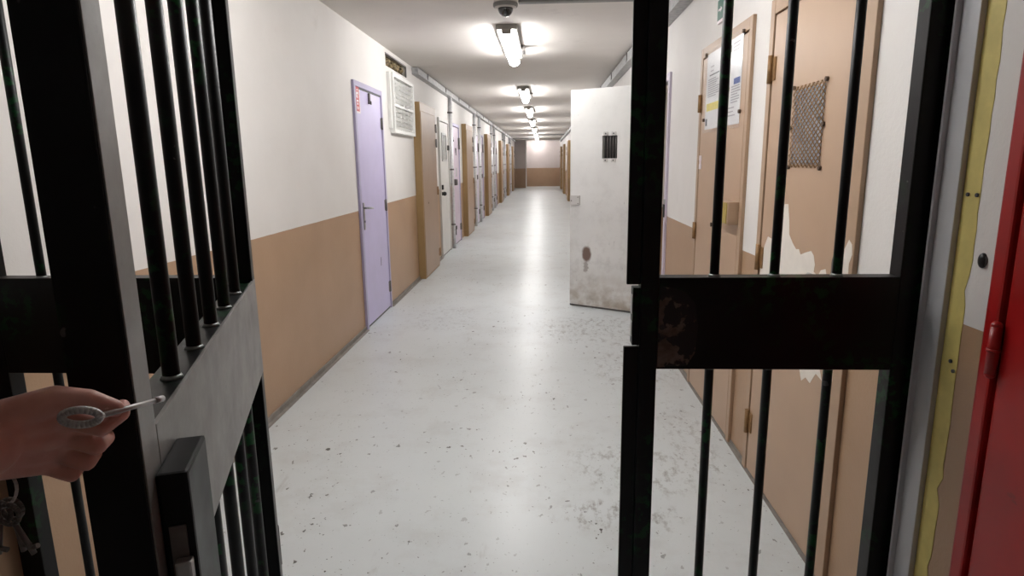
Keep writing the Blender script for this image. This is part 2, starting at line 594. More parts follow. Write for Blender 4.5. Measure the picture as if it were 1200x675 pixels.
# dome camera
r = thing('dome_camera', 'small smoked dome security camera hanging from the ceiling', 'camera', (-0.25, 4.45, ZC))
MB().lathe([(0.078, 0.0), (0.078, -0.075), (0.072, -0.095), (0.06, -0.1)], (0, 0, 0)).build('housing', 'cam_body', r)
MB().lathe([(0.081, -0.068), (0.083, -0.074), (0.083, -0.086), (0.08, -0.092), (0.06, -0.096)], (0, 0, 0)).build('collar', 'duct', r)
MB().lathe([(0.052, -0.09), (0.05, -0.115), (0.04, -0.135), (0.024, -0.149), (0.005, -0.153)], (0, 0, 0)).build('dome', 'dome', r)

# ------------------------------------------------------------------ left wall: purple door
r = thing('door_1', 'plain purple door with lever handle and red sticker, in the left wall', 'door', (XL, 5.62, 0), kind='structure')
fr = MB()
fr.box(0, 0.022, -0.45, -0.405, 0.0, 2.08, 0.003).box(0, 0.022, 0.41, 0.45, 0.0, 2.08, 0.003).box(0, 0.0215, -0.405, 0.41, 2.035, 2.08, 0.003)
fr.build('door_frame', 'purple_dk', r)
MB().box(0, 0.012, -0.405, 0.41, 0.02, 2.02, 0.002).build('leaf', 'purple', r)
MB().box(0, 0.006, -0.405, 0.41, 0.0, 0.02).build('threshold_gap', 'black', r)
MB().box(0.0, 0.014, -0.40, 0.40, 2.02, 2.034).build('top_gap', 'black', r)
h = MB().box(0.012, 0.02, -0.365, -0.33, 0.86, 1.09, 0.003)
h = h.build('handle_plate', 'steel', r)
MB().tube((0.02, -0.348, 1.045), (0.06, -0.348, 1.045), 0.009).ball((0.06, -0.348, 1.045), 0.0095).tube((0.06, -0.348, 1.045), (0.062, -0.22, 1.035), 0.009, r2=0.007).ball((0.062, -0.22, 1.035), 0.007).build('lever', 'steel', h)
MB().tube((0.02, -0.348, 0.93), (0.0225, -0.348, 0.93), 0.011).build('keyhole', 'black', h)
for z in (1.78, 1.02, 0.22):
    MB().tube((0.016, 0.412, z - 0.055), (0.016, 0.412, z + 0.055), 0.011).box(0.0125, 0.016, 0.375, 0.412, z - 0.05, z + 0.05).build('hinge', 'steel_dk', r)
MB().box(0.012, 0.03, -0.02, 0.012, 1.925, 2.015, 0.003).box(0.03, 0.04, -0.012, 0.005, 1.92, 1.95, 0.003).build('door_closer_catch', 'steel_dk', r)
MB().box(0.012, 0.0135, 0.13, 0.138, 0.47, 0.55).build('scratch', 'ink_dk', r)

st = thing('fire_sticker', 'red and white fire safety sticker on the purple door', 'sticker', (XL + 0.0125, 5.29, 1.935))
mb = MB().box(0, 0.0012, -0.062, 0.062, -0.11, 0.11)
mb.mi = 1
mb.box(0.001, 0.0018, -0.055, 0.04, -0.095, 0.1)
mb.build('sheet', ['signwhite', 'signred'], st)
mb = MB()
for zz, ww, hh in ((0.075, 0.03, 0.012), (0.05, 0.045, 0.02), (0.022, 0.02, 0.026), (-0.012, 0.05, 0.014), (-0.035, 0.03, 0.016), (-0.063, 0.06, 0.006), (-0.075, 0.05, 0.006)):
    mb.box(0.0018, 0.0024, -0.01 - ww / 2, -0.01 + ww / 2, zz - hh / 2, zz + hh / 2)
mb.prism([(-0.045, 0.012), (-0.03, 0.012), (-0.03, 0.04), (-0.037, 0.055), (-0.045, 0.04)], 'x', 0.0018, 0.0024)
mb.build('white_marks', 'signwhite', st)

# wall opening and louvred grille
r = thing('wall_opening', 'rough dark opening in the left wall above the white grille', 'opening', (XL, 6.835, 2.357))
mb = MB().box(-0.07, -0.05, -0.475, 0.475, -0.002, 0.121)
mb.build('backing', 'rubble', r)
mb = MB()
for k in range(26):
    yy = -0.45 + 0.9 * random.random()
    s = 0.012 + 0.03 * random.random()
    mb.ball((-0.02 - 0.03 * random.random(), yy, s * 0.8 + 0.05 * random.random()), s, 7, 5, (1.1, 1.6, 0.9))
tag(mb.build('rubble', 'rubble', r), kind='stuff')
mb = MB().box(-0.012, 0.004, -0.48, 0.48, 0.108, 0.121).box(-0.012, 0.004, 0.462, 0.476, 0.0, 0.12)
mb.build('edge_strip', 'duct', r)

r = thing('vent_grille', 'white louvred grille cover on the left wall past the purple door', 'vent', (XL, 6.94, 2.0))
MB().box(-0.03, -0.012, -0.478, 0.478, -0.228, 0.268).build('backing', 'grille_back', r)
f = MB()
f.box(0.002, 0.05, -0.50, -0.46, -0.285, 0.305, 0.004).box(0.002, 0.05, 0.48, 0.52, -0.285, 0.305, 0.004)
f.box(0.002, 0.05, -0.46, 0.48, 0.265, 0.305, 0.004).box(0.002, 0.05, -0.46, 0.48, -0.285, -0.25, 0.004)
f.box(0.002, 0.044, -0.46, 0.48, -0.02, 0.008, 0.003)
f.build('frame', 'grille', r)
s = MB()
for k in range(11):
    z = -0.228 + k * 0.046
    if abs(z + 0.006) < 0.02:
        continue
    s.prism([(0.004, z - 0.012), (0.010, z - 0.014), (0.036, z + 0.012), (0.030, z + 0.014)], 'y', -0.46, 0.48)
s.build('louvre_slats', 'grille', r)
s = MB()
for k in range(4):
    yy = -0.27 + k * 0.187
    s.box(0.018, 0.024, yy - 0.005, yy + 0.005, -0.25, 0.265)
s.build('mullions', 'grille', r)
MB().box(0.001, 0.035, -0.575, -0.53, -0.24, 0.30, 0.004).box(0.001, 0.02, -0.53, -0.50, -0.2, -0.16).box(0.001, 0.02, -0.53, -0.50, 0.2, 0.24).build('side_rail', 'grille', r)
MB().box(0.05, 0.056, 0.02, 0.16, 0.0, 0.02, 0.002).build('latch', 'steel_dk', r)


# ------------------------------------------------------------------ tan cupboards that project from the walls
def make_cupboard(side):
    """local x points into the corridor for side=1 (left wall)."""
    d, w, hgt = 0.088, 1.04, 2.12
    s = side
    def bx(mb, x0, x1, *a, **k):
        return mb.box(min(s * x0, s * x1), max(s * x0, s * x1), *a, **k)
    r = thing('service_cupboard', '', 'cupboard', (0, 0, 0), 0)
    mb = MB()
    bx(mb, 0, d - 0.004, 0, w, 0, hgt, bev=0.003)
    mb.build('carcass', 'ochre', r)
    mb = MB()
    bx(mb, d - 0.004, d, 0, w, hgt - 0.098, hgt, bev=0.001)
    mb.build('header_panel', 'cup_tan', r)
    mb = MB()
    bx(mb, d - 0.004, d + 0.006, 0.012, w - 0.03, 0.03, hgt - 0.108, bev=0.002)
    dr = mb.build('cupboard_door', 'cup_tan', r)
    for z in (1.86, 1.67, 1.04, 0.2):
        mb = MB().tube((s * (d + 0.006), w - 0.02, z - 0.055), (s * (d + 0.006), w - 0.02, z + 0.055), 0.014)
        bx(mb, d + 0.004, d + 0.01, w - 0.075, w - 0.02, z - 0.05, z + 0.05)
        mb.build('hinge', 'steel_dk' if z > 1.5 else 'hinge', dr)
    mb = MB().tube((s * (d + 0.005), 0.30, 0.92), (s * (d + 0.008), 0.30, 0.92), 0.012)
    mb.build('keyhole', 'seam', dr)
    return r


cup = make_cupboard(1)
cup['group'] = 'tan cupboards along the left wall'
cup['label'] = 'nearest tan cupboard on the left wall, right after the white grille'
cup.location = (XL + 0.0015, 7.565, 0)
LC = ['second tan cupboard on the left wall, past the first pink-lilac door', 'third tan cupboard down the left wall',
      'fourth tan cupboard down the left wall', 'fifth tan cupboard down the left wall',
      'farthest tan cupboard on the left wall, close to the end']
for yy, lb in zip((12.05, 16.65, 21.95, 26.45, 30.5), LC):
    copy_tree(cup, (XL + 0.0015, yy, 0), lb)
cupr = make_cupboard(-1)
cupr['group'] = 'tan cupboards along the right wall'
cupr['label'] = 'nearest far tan cupboard on the right wall, showing beside the open white door'
cupr.location = (XR - 0.0015, 22.5, 0)
for yy, lb in zip((27.6, 32.2), ('middle of three distant tan cupboards on the right wall', 'farthest of three distant tan cupboards on the right wall')):
    copy_tree(cupr, (XR - 0.0015, yy, 0), lb)


# ------------------------------------------------------------------ cell doors down the left wall
def make_cell_door(n, mat, frame_mat, w=0.86, window=False, marks=True):
    r = thing('door_%d' % n, '', 'door', (0, 0, 0), kind='structure')
    h = 2.06
    f = MB().box(0, 0.03, -w / 2, -w / 2 + 0.045, 0, h, 0.003).box(0, 0.03, w / 2 - 0.045, w / 2, 0, h, 0.003).box(0, 0.0295, -w / 2 + 0.045, w / 2 - 0.045, h - 0.045, h, 0.003)
    f.build('door_frame', frame_mat, r)
    MB().box(0, 0.016, -w / 2 + 0.05, w / 2 - 0.05, 0.02, h - 0.055, 0.002).build('leaf', mat, r)
    MB().box(0, 0.004, -w / 2 + 0.045, w / 2 - 0.045, 0, h - 0.045).build('shadow_gap', 'seam', r)
    if window:
        wf = MB().box(0.016, 0.026, -0.22, 0.22, 1.43, 1.455).box(0.016, 0.026, -0.22, 0.22, 1.825, 1.85).box(0.016, 0.026, -0.22, -0.195, 1.455, 1.825).box(0.016, 0.026, 0.195, 0.22, 1.455, 1.825)
        wf = wf.build('window_frame', 'steel', r)
        MB().box(0.016, 0.019, -0.195, 0.195, 1.455, 1.825).build('pane', 'glass_w', wf)
        lk = MB().box(0.016, 0.05, -w / 2 + 0.06, -w / 2 + 0.13, 1.015, 1.085, 0.005).build('lock', 'black', r)
        MB().tube((0.016, -w / 2 + 0.095, 0.955), (0.06, -w / 2 + 0.095, 0.955), 0.026).ball((0.062, -w / 2 + 0.095, 0.955), 0.032).build('knob', 'black', lk)
        MB().box(0.016, 0.04, w / 2 - 0.13, w / 2 - 0.05, 1.60, 1.68, 0.004).build('hinge', 'black', r)
    if marks:
        MB().prism([(-0.075, 1.655), (0.075, 1.655), (0.055, 1.60), (0.0, 1.53), (-0.055, 1.60)], 'x', 0.016, 0.022).build('spyhole_flap', 'black', r)
        MB().box(0.016, 0.03, -w / 2 + 0.06, -w / 2 + 0.13, 1.77, 1.83, 0.004).box(0.016, 0.045, -w / 2 + 0.03, -w / 2 + 0.09, 1.755, 1.785, 0.004).build('bolt', 'steel_dk', r)
        MB().box(0.016, 0.019, -0.09, 0.06, 1.17, 1.32).build('name_card', 'paper', r)
        lk = MB().box(0.016, 0.07, -w / 2 + 0.07, -w / 2 + 0.21, 1.03, 1.13, 0.004).build('lock_box', 'steel_dk', r)
        MB().box(0.0705, 0.073, -w / 2 + 0.08, -w / 2 + 0.18, 1.035, 1.12).build('lock_cover', 'black', lk)
        for z in (1.78, 1.70, 0.26):
            MB().tube((0.026, w / 2 - 0.045, z - 0.06), (0.026, w / 2 - 0.045, z + 0.06), 0.014).box(0.016, 0.022, w / 2 - 0.12, w / 2 - 0.05, z - 0.055, z + 0.055).build('hinge', 'steel_dk', r)
        MB().box(0.016, 0.05, -w / 2 + 0.07, -w / 2 + 0.15, 0.28, 0.34, 0.004).tube((0.03, -w / 2 + 0.11, 0.18), (0.03, -w / 2 + 0.11, 0.3), 0.01).build('floor_bolt', 'steel_dk', r)
    return r


d = make_cell_door(2, 'offwhite', 'offwhite', 0.92, True, False)
d['label'] = 'off-white door with a narrow window and black knob, beside the nearest tan cupboard'
d.location = (XL, 9.77, 0)
d = make_cell_door(3, 'pink_lilac', 'purple_dk', 0.88)
d['label'] = 'pink-lilac cell door with black spyhole flap, just past the off-white door'
d.location = (XL, 11.07, 0)
n = 4
ORD = ['second', 'third', 'fourth', 'farthest']
for k, y0 in enumerate((13.98, 18.5, 23.75, 28.2)):
    for q in (0, 1):
        dd = make_cell_door(n, 'pale_lilac' if q == 0 else 'pink_lilac', 'purple_dk' if q else 'offwhite', 0.86)
        dd['label'] = ('nearer' if q == 0 else 'farther') + ' lilac cell door of the pair after the %s tan cupboard on the left wall' % (['second', 'third', 'fourth', 'fifth'][k])
        dd['group'] = 'lilac cell doors down the left wall'
        dd.location = (XL, y0 + 0.52 + q * 1.12, 0)
        n += 1

# vertical conduits dropping from the trunking
pipes = [(10.38, 'grey vertical pipe between the off-white door and the pink-lilac door')]
for k, y0 in enumerate((13.98, 18.5, 23.75, 28.2)):
    o_ = ['second', 'third', 'fourth', 'fifth'][k]
    pipes.append((y0, 'vertical galvanised pipe before the lilac door pair past the %s tan cupboard' % o_))
    pipes.append((y0 + 1.08, 'vertical galvanised pipe between the lilac door pair past the %s tan cupboard' % o_))
pp = thing('vertical_pipe', pipes[0][1], 'pipe', (XL + 0.042, pipes[0][0], 0), group='vertical pipes on the left wall')
MB().tube((0, 0, 0), (0, 0, 2.44), 0.032, 18).build('pipe', 'galv_pipe', pp)
for z in (0.4, 1.3, 2.2):
    mb = MB()
    mb.tube((0, 0, z - 0.012), (0, 0, z + 0.012), 0.036, 18).box(-0.042, -0.02, -0.05, 0.05, z - 0.012, z + 0.012)
    mb.build('clamp', 'steel_dk', pp)
for yy, lb in pipes[1:]:
    copy_tree(pp, (XL + 0.042, yy, 0), lb)

# ------------------------------------------------------------------ right wall: open white cell door and its lilac frame
r = thing('door_12', 'lilac door frame with dark lock keep, in the right wall behind the gate', 'door frame', (XR, 5.4, 0), kind='structure')
f = MB().box(-0.018, 0.04, -0.505, -0.45, 0, 2.055, 0.003).box(-0.018, 0.04, 0.45, 0.505, 0, 2.055, 0.003).box(-0.018, 0.04, -0.45, 0.45, 2.0, 2.055, 0.003)
f.build('frame', 'pale_lilac', r)
MB().box(-0.028, -0.018, -0.50, -0.46, 0.98, 1.08, 0.003).build('lock_keep', 'black', r)
MB().box(-0.024, -0.018, -0.505, -0.45, 1.08, 1.12, 0.002).build('keep_plate', 'steel', r)
MB().box(0.20, 0.245, -0.449, 0.449, 0.0, 1.999).build('inner_door', 'tan', r)

ang = math.atan2(6.13 - 5.74, 0.262 - 0.90)      # from the hinge towards the free edge
HX, HY = 0.915, 5.725
r = thing('cell_door', 'heavy white cell door standing open across the corridor, with a small barred hatch', 'door', (HX, HY, 0), ang)
Wd = math.hypot(HX - 0.262, 6.13 - HY)
# local x runs from the hinge to the free edge; the face seen from the gate is +y (local)
T = 0.045
hx0, hx1, hz0, hz1 = 0.285, 0.435, 1.435, 1.64
mb = MB()
for x0, x1, z0, z1 in ((0, hx0, 0.02, 2.065), (hx1, Wd, 0.02, 2.065), (hx0, hx1, 0.02, hz0), (hx0, hx1, hz1, 2.065)):
    mb.box(x0, x1, -T, 0, z0, z1)
bmesh.ops.remove_doubles(mb.bm, verts=mb.bm.verts[:], dist=1e-5)
mb.build('leaf', 'white_door', r)
hb = MB()
for k in range(5):
    x = hx0 + 0.018 + k * 0.0285
    hb.tube((x, -0.012, hz0), (x, -0.012, hz1), 0.006, 10)
hb.build('hatch_bars', 'steel_dk', r)
MB().box(hx0, hx1, -T + 0.002, -T + 0.008, hz0, hz1).build('hatch_back', 'black', r)
for x in (hx0 + 0.035, hx1 - 0.035):
    for z0, z1 in ((hz1, hz1 + 0.035), (hz0 - 0.035, hz0)):
        tb = MB().box(x - 0.022, x + 0.022, 0, 0.006, z0, z1, 0.002).build('hatch_tab', 'offwhite', r)
        MB().tube((x, 0.006, (z0 + z1) / 2), (x, 0.009, (z0 + z1) / 2), 0.007, 8).build('screw', 'ink_dk', tb)
lp = MB().box(Wd - 0.108, Wd - 0.003, 0, 0.012, 1.0, 1.09, 0.003).build('lock_plate', 'offwhite', r)
MB().tube((Wd - 0.02, 0.012, 1.04), (Wd - 0.02, 0.015, 1.04), 0.006, 8).tube((Wd - 0.09, 0.012, 1.075), (Wd - 0.09, 0.015, 1.075), 0.005, 8).tube((Wd - 0.09, 0.012, 1.015), (Wd - 0.09, 0.015, 1.015), 0.005, 8).build('screw', 'steel_dk', lp)
bl = MB().box(0.06, 0.16, 0, 0.01, 1.755, 1.83, 0.003).build('bolt_plate', 'offwhite', r)
MB().box(0.075, 0.1, 0.01, 0.02, 1.775, 1.81, 0.003).box(0.115, 0.14, 0.01, 0.02, 1.775, 1.81, 0.003).build('bolt_lug', 'brass', bl)
MB().box(0.09, 0.15, 0, 0.008, 0.92, 1.0, 0.003).build('catch_plate', 'offwhite', r)
MB().box(0.0, Wd, -0.04, -0.005, 0.004, 0.02).build('bottom_seal', 'steel_dk', r)
for z in (0.25, 1.05, 1.85):
    MB().tube((-0.012, -0.004, z - 0.07), (-0.012, -0.004, z + 0.07), 0.013).build('hinge', 'steel_dk', r)

# ------------------------------------------------------------------ right wall: tan door with notices
r = thing('door_13', 'tan metal door carrying paper notices, in the right wall', 'door', (XR, 3.485, 0), kind='structure')
f = MB().box(-0.0165, 0, -0.465, -0.42, 0, 2.05, 0.003).box(-0.0165, 0, 0.42, 0.465, 0, 2.05, 0.003).box(-0.016, 0, -0.42, 0.42, 1.995, 2.05, 0.003)
f.build('door_frame', 'tan_dk', r)
MB().box(-0.004, 0, -0.42, 0.42, 0, 1.995).build('shadow_gap', 'seam', r)
MB().box(-0.014, 0, -0.41, 0.41, 0.015, 1.985, 0.002).build('leaf', 'tan', r)
for z in (1.74, 0.99, 0.25):
    MB().tube((-0.024, 0.418, z - 0.05), (-0.024, 0.418, z + 0.05), 0.011).build('hinge', 'hinge', r)
lk = MB().box(-0.066, -0.014, -0.42, -0.22, 1.105, 1.215, 0.004).build('lock_case', 'tan_dk', r)
mb = MB().box(-0.069, -0.066, -0.40, -0.26, 1.11, 1.21)
mb.build('lock_plate', 'brass', lk)
MB().tube((-0.074, -0.32, 1.165), (-0.069, -0.32, 1.165), 0.016).build('cylinder', 'steel_dk', lk)
mb = MB().box(-0.018, -0.014, 0.352, 0.402, 1.36, 1.39, 0.002).box(-0.018, -0.014, 0.36, 0.394, 1.39, 1.41, 0.002).box(-0.018, -0.014, 0.352, 0.402, 1.41, 1.44, 0.002)
mb.build('keyhole_plate', 'signwhite', r)
MB().tube((-0.02, 0.06, 1.06), (-0.014, 0.06, 1.06), 0.012, 10).build('spyhole', 'seam', r)

def notice(label, y0, y1, z0, z1, lines, extra):
    n_ = thing('paper_notice', label, 'notice', (XR - 0.0142, (y0 + y1) / 2, (z0 + z1) / 2), group=None)
    w, h = (y1 - y0) / 2, (z1 - z0) / 2
    MB().box(-0.0015, 0, -w, w, -h, h).build('sheet', 'paper', n_)
    mb = MB()
    rr = random.Random(int(y0 * 100))
    for (za, zb, step, x0, x1) in lines:
        z = za
        while z > zb:
            e = x1 - (x1 - x0) * 0.45 * rr.random()
            # far end of the line is the left end as the reader sees it
            mb.box(-0.0021, -0.0015, w - 2 * w * e, w - 2 * w * x0, z * h - 0.0028, z * h + 0.0028)
            z -= step
    mb.build('text_lines', 'ink', n_)
    for nm, mt, x0, x1, za, zb in extra:
        MB().box(-0.0023, -0.0015, w - 2 * w * x1, w - 2 * w * x0, zb * h, za * h).build(nm, mt, n_)
    return n_


notice('grey-printed paper notice with a yellow block, on the left of the notice door', 3.475, 3.80, 1.585, 2.0,
       [(0.62, 0.5, 0.11, 0.25, 0.5), (0.3, -0.15, 0.055, 0.12, 0.95)],
       [('yellow_block', 'yellow', 0.08, 0.9, -0.32, -0.52), ('heading', 'ink_dk', 0.2, 0.8, 0.42, 0.39), ('badge', 'ink_dk', 0.06, 0.16, -0.72, -0.9)])
notice('paper notice with a blue corner block, on the right of the notice door', 3.148, 3.455, 1.585, 2.0,
       [(-0.12, -0.5, 0.06, 0.5, 0.98), (-0.6, -0.8, 0.09, 0.3, 0.8), (0.86, 0.7, 0.08, 0.5, 0.9)],
       [('blue_block', 'blue', 0.62, 0.95, 0.06, -0.08), ('emblem', 'ink_dk', 0.3, 0.42, 0.86, 0.7), ('picture', 'hinge', 0.22, 0.4, -0.1, -0.2), ('green_mark', 'green', 0.1, 0.38, 0.48, 0.4), ('bullet', 'ink_dk', 0.3, 0.38, -0.36, -0.42), ('bullet', 'ink_dk', 0.24, 0.36, -0.58, -0.66)])
mb = MB()
pp_ = thing('cover_screen', 'clear plastic cover screwed over the notices on the tan door', 'cover', (XR - 0.0145, 3.47, 1.79))
gl = bpy.data.materials.new('clear_plastic')
gl.use_nodes = True
gt = gl.node_tree
gt.nodes.remove(gt.nodes['Principled BSDF'])
g_tr = gt.nodes.new('ShaderNodeBsdfTransparent')
g_gl = gt.nodes.new('ShaderNodeBsdfGlossy')
g_gl.inputs['Roughness'].default_value = 0.12
g_mx = gt.nodes.new('ShaderNodeMixShader')
g_mx.inputs[0].default_value = 0.07
gt.links.new(g_tr.outputs[0], g_mx.inputs[1])
gt.links.new(g_gl.outputs[0], g_mx.inputs[2])
gt.links.new(g_mx.outputs[0], gt.nodes['Material Output'].inputs['Surface'])
M['clear'] = gl
MB().box(-0.0085, -0.0065, -0.35, 0.35, -0.225, 0.225).build('screen', 'clear', pp_)
for yy, zz in ((-0.338, -0.15), (0.341, -0.15), (-0.338, 0.21), (0.341, 0.21)):
    MB().tube((0.0, yy, zz), (-0.012, yy, zz), 0.009, 10).build('screw', 'seam', pp_)

# ------------------------------------------------------------------ right wall: tan door with a mesh window
r = thing('door_14', 'tan metal door with a mesh window and peeling paint, next to the gate', 'door', (XR, 2.355, 0), kind='structure')
f = MB().box(-0.0165, 0, -0.435, -0.375, 0, 2.05, 0.003).box(-0.0165, 0, 0.39, 0.435, 0, 2.05, 0.003).box(-0.016, 0, -0.375, 0.39, 1.99, 2.05, 0.003)
f.build('door_frame', 'tan_dk', r)
MB().box(-0.004, 0, -0.375, 0.39, 0, 1.99).build('shadow_gap', 'seam', r)
MB().box(-0.012, 0, -0.368, 0.382, 0.012, 1.983, 0.002).build('leaf', 'tan', r)
for z in (1.775, 1.0, 0.24):
    MB().tube((-0.022, 0.386, z - 0.055), (-0.022, 0.386, z + 0.055), 0.011).box(-0.0165, -0.012, 0.345, 0.386, z - 0.045, z + 0.045).build('hinge', 'hinge', r)
my0, my1, mz0, mz1 = -0.145, 0.13, 1.385, 1.675
mw = MB().box(-0.0135, -0.012, my0 + 0.012, my1 - 0.012, mz0 + 0.012, mz1 - 0.012).build('window_glazing', 'glass', r)
mb = MB()
w_, h_ = my1 - my0, mz1 - mz0
cellw, cellh = 0.034, 0.022
for fam in (1, -1):
    k = -40
    while k < 60:
        # strand z = mz0 + fam*(y-my0)*cellh/cellw + k*cellh, clipped to the rectangle
        pts = []
        sl = fam * cellh / cellw
        c0 = k * cellh
        ylo, yhi = 0.0, w_
        za, zb = c0 + sl * ylo, c0 + sl * yhi
        if sl > 0:
            ylo = max(0, -c0 / sl); yhi = min(w_, (h_ - c0) / sl)
        else:
            ylo = max(0, (h_ - c0) / sl); yhi = min(w_, -c0 / sl)
        if yhi - ylo > 0.006:
            mb.tube((-0.017, my0 + ylo, mz0 + c0 + sl * ylo), (-0.017, my0 + yhi, mz0 + c0 + sl * yhi), 0.0019, 6)
        k += 1
mb.build('wire_mesh', 'hinge', r)
mb = MB()
for yy, zz in ((my0, mz0), (my1, mz0), (my0, mz1), (my1, mz1), (my0, (mz0 + mz1) / 2), (my1, (mz0 + mz1) / 2)):
    mb.tube((-0.012, yy, zz), (-0.021, yy, zz), 0.008, 8)
mb.build('mesh_rivets', 'seam', r)
PEEL = [(2.725, 0.923), (2.724, 0.987), (2.694, 1.054), (2.661, 1.098), (2.611, 1.094), (2.568, 1.075), (2.538, 1.113), (2.524, 1.223), (2.501, 1.244), (2.467, 1.246), (2.446, 1.183), (2.436, 1.132), (2.397, 1.104), (2.361, 1.086), (2.335, 1.09), (2.318, 1.072), (2.275, 1.086), (2.23, 1.098), (2.205, 1.085), (2.19, 1.055), (2.195, 1.03), (2.16, 1.02), (2.14, 1.045), (2.105, 1.055), (2.09, 1.02), (2.10, 0.9), (2.061, 0.84), (2.09, 0.72), (2.061, 0.679), (2.11, 0.687), (2.15, 0.638), (2.188, 0.646), (2.222, 0.621), (2.244, 0.656), (2.26, 0.80), (2.40, 0.86), (2.60, 0.87)]
pz = MB().prism([(y - 2.355, z) for y, z in PEEL], 'x', -0.0126, -0.0119)
pz.build('peeled_patch', 'bare', r)
mb = MB().prism([(y - 2.355, z) for y, z in [(2.03, 0.78), (2.012, 0.737), (1.985, 0.70), (1.995, 0.80)]], 'x', -0.0126, -0.0119)
mb.prism([(y - 2.355, z) for y, z in [(2.02, 1.10), (2.0, 1.15), (1.99, 1.168), (1.9885, 1.0), (2.02, 0.98)]], 'x', -0.0126, -0.0119)
mb.build('peeled_patch', 'bare', r)
mb = MB().prism([(y - 2.355, z) for y, z in [(1.978, 1.14), (1.955, 1.172), (1.935, 1.16), (1.928, 1.13), (1.942, 1.10), (1.94, 1.0), (1.978, 0.99)]], 'x', -0.0171, -0.0164)
mb.build('peeled_patch', 'bare', r)
pl = [(-0.034 + 0.034 * math.cos(a), 1.085 + 0.034 * math.sin(a)) for a in [math.pi * k / 10 for k in range(11)]] + [(-0.068, 0.90), (0.0, 0.90)]
ep = MB().prism([(y - 0.3, z) for y, z in pl], 'x', -0.018, -0.012).build('handle_plate', 'steel_dk', r)
MB().tube((-0.018, -0.334, 1.03), (-0.055, -0.334, 1.03), 0.010).ball((-0.055, -0.334, 1.03), 0.0105).tube((-0.055, -0.334, 1.03), (-0.057, -0.225, 1.03), 0.0095).build('lever', 'steel', ep)
MB().box(-0.024, -0.018, -0.35, -0.318, 0.92, 0.985, 0.002).build('keyhole_cover', 'steel', ep)

# small green exit sign
r = thing('exit_sign', 'small green and white safety sign high on the right wall', 'sign', (XR, 3.575, 2.195))
MB().box(-0.012, 0, -0.075, 0.075, -0.065, 0.06, 0.002).build('plate', 'signwhite', r)
MB().box(-0.0135, -0.012, -0.035, 0.07, -0.05, 0.052).build('green_field', 'green', r)
mb = MB().box(-0.0143, -0.0135, 0.01, 0.05, -0.004, 0.006)
mb.prism([(0.01, 0.016), (-0.018, 0.001), (0.01, -0.014)], 'x', -0.0143, -0.0135)
mb.build('arrow', 'signwhite', r)

# ------------------------------------------------------------------ near right wall: channel, yellow edge, bumper, red door
tag(MB().box(XR - 0.014, XR, 1.482, 1.552, 0, ZC, 0.002).box(XR - 0.026, XR, 1.545, 1.553, 0, ZC).build('trim_2', 'jamb'), kind='structure')
tr = bpy.data.objects['trim_2']
tag(tr, 'grey metal channel on the right wall next to the gate post', 'trim')
rr = random.Random(3)
edge = []
z = 0.0
while z < ZC:
    edge.append((1.423 + 0.006 * (rr.random() - 0.5) + (0.012 if rr.random() < 0.12 and z < 1.2 else 0), z))
    z += 0.035
poly = edge + [(1.423, ZC), (1.481, ZC), (1.481, 0.0)]
o = MB().prism(poly, 'x', XR - 0.0012, XR).build('trim_3', 'yellow_edge')
tag(o, 'ragged yellow painted stripe on the right wall beside the grey channel', 'stripe', kind='structure')
mb = MB()
for yy, zz in ((1.432, 1.335), (1.462, 1.335), (1.433, 0.93), (1.446, 0.95)):
    mb.tube((XR - 0.005, yy, zz), (XR - 0.001, yy, zz), 0.0045, 8)
mb.build('nail_heads', 'ink_dk', o)
r = thing('wall_stud', 'small black oval rubber stud on the wall between yellow stripe and red door', 'stud', (XR, 1.387, 1.197))
MB().ball((-0.002, 0, 0), 0.0125, 16, 10, (0.7, 0.9, 1.35)).build('rubber_cap', 'black', r)
MB().tube((0, 0, 0), (-0.004, 0, 0), 0.0135, 18).build('washer', 'steel_dk', r)

r = thing('door_15', 'red painted metal door in its red frame, at the right edge by the gate', 'door', (XR, 0.823, 0), kind='structure')
f = MB().box(-0.03, 0, 0.455, 0.495, 0, 2.12, 0.006).box(-0.03, 0, -0.495, -0.455, 0, 2.12, 0.006).box(-0.03, 0, -0.455, 0.455, 2.07, 2.12, 0.006)
f.build('door_frame', 'red', r)
MB().box(-0.006, 0, -0.455, 0.455, 0.0, 2.07).build('shadow_gap', 'black', r)
MB().box(-0.024, 0, -0.446, 0.446, 0.012, 2.062, 0.006).build('leaf', 'red', r)
for z in (0.28, 1.03, 1.8):
    mb = MB().tube((-0.034, 0.451, z - 0.05), (-0.034, 0.451, z + 0.05), 0.011, 16).tube((-0.034, 0.451, z - 0.003), (-0.034, 0.451, z + 0.003), 0.013, 16)
    mb.ball((-0.034, 0.451, z + 0.05), 0.011).ball((-0.034, 0.451, z - 0.05), 0.011)
    mb.build('hinge', 'red', r)

# ------------------------------------------------------------------ barred gate: two fixed panels
ZB, ZT, ZR0, ZR1 = 0.03, 2.44, 0.885, 1.127
GY = 1.57


def bar(parent, x, y, z0, z1, r_=0.0118):
    b = MB().tube((x, y, z0), (x, y, z1), r_, 16).build('bar', 'bar', parent)
    MB().tube((x, y, ZR1 - 0.001), (x, y, ZR1 + 0.006), 0.0165, 14, r2=0.0125).build('weld_bead', 'weld', b)
    MB().tube((x, y, ZR0 - 0.005), (x, y, ZR0 + 0.001), 0.0125, 14, r2=0.0165).build('weld_bead', 'weld', b)
    return b


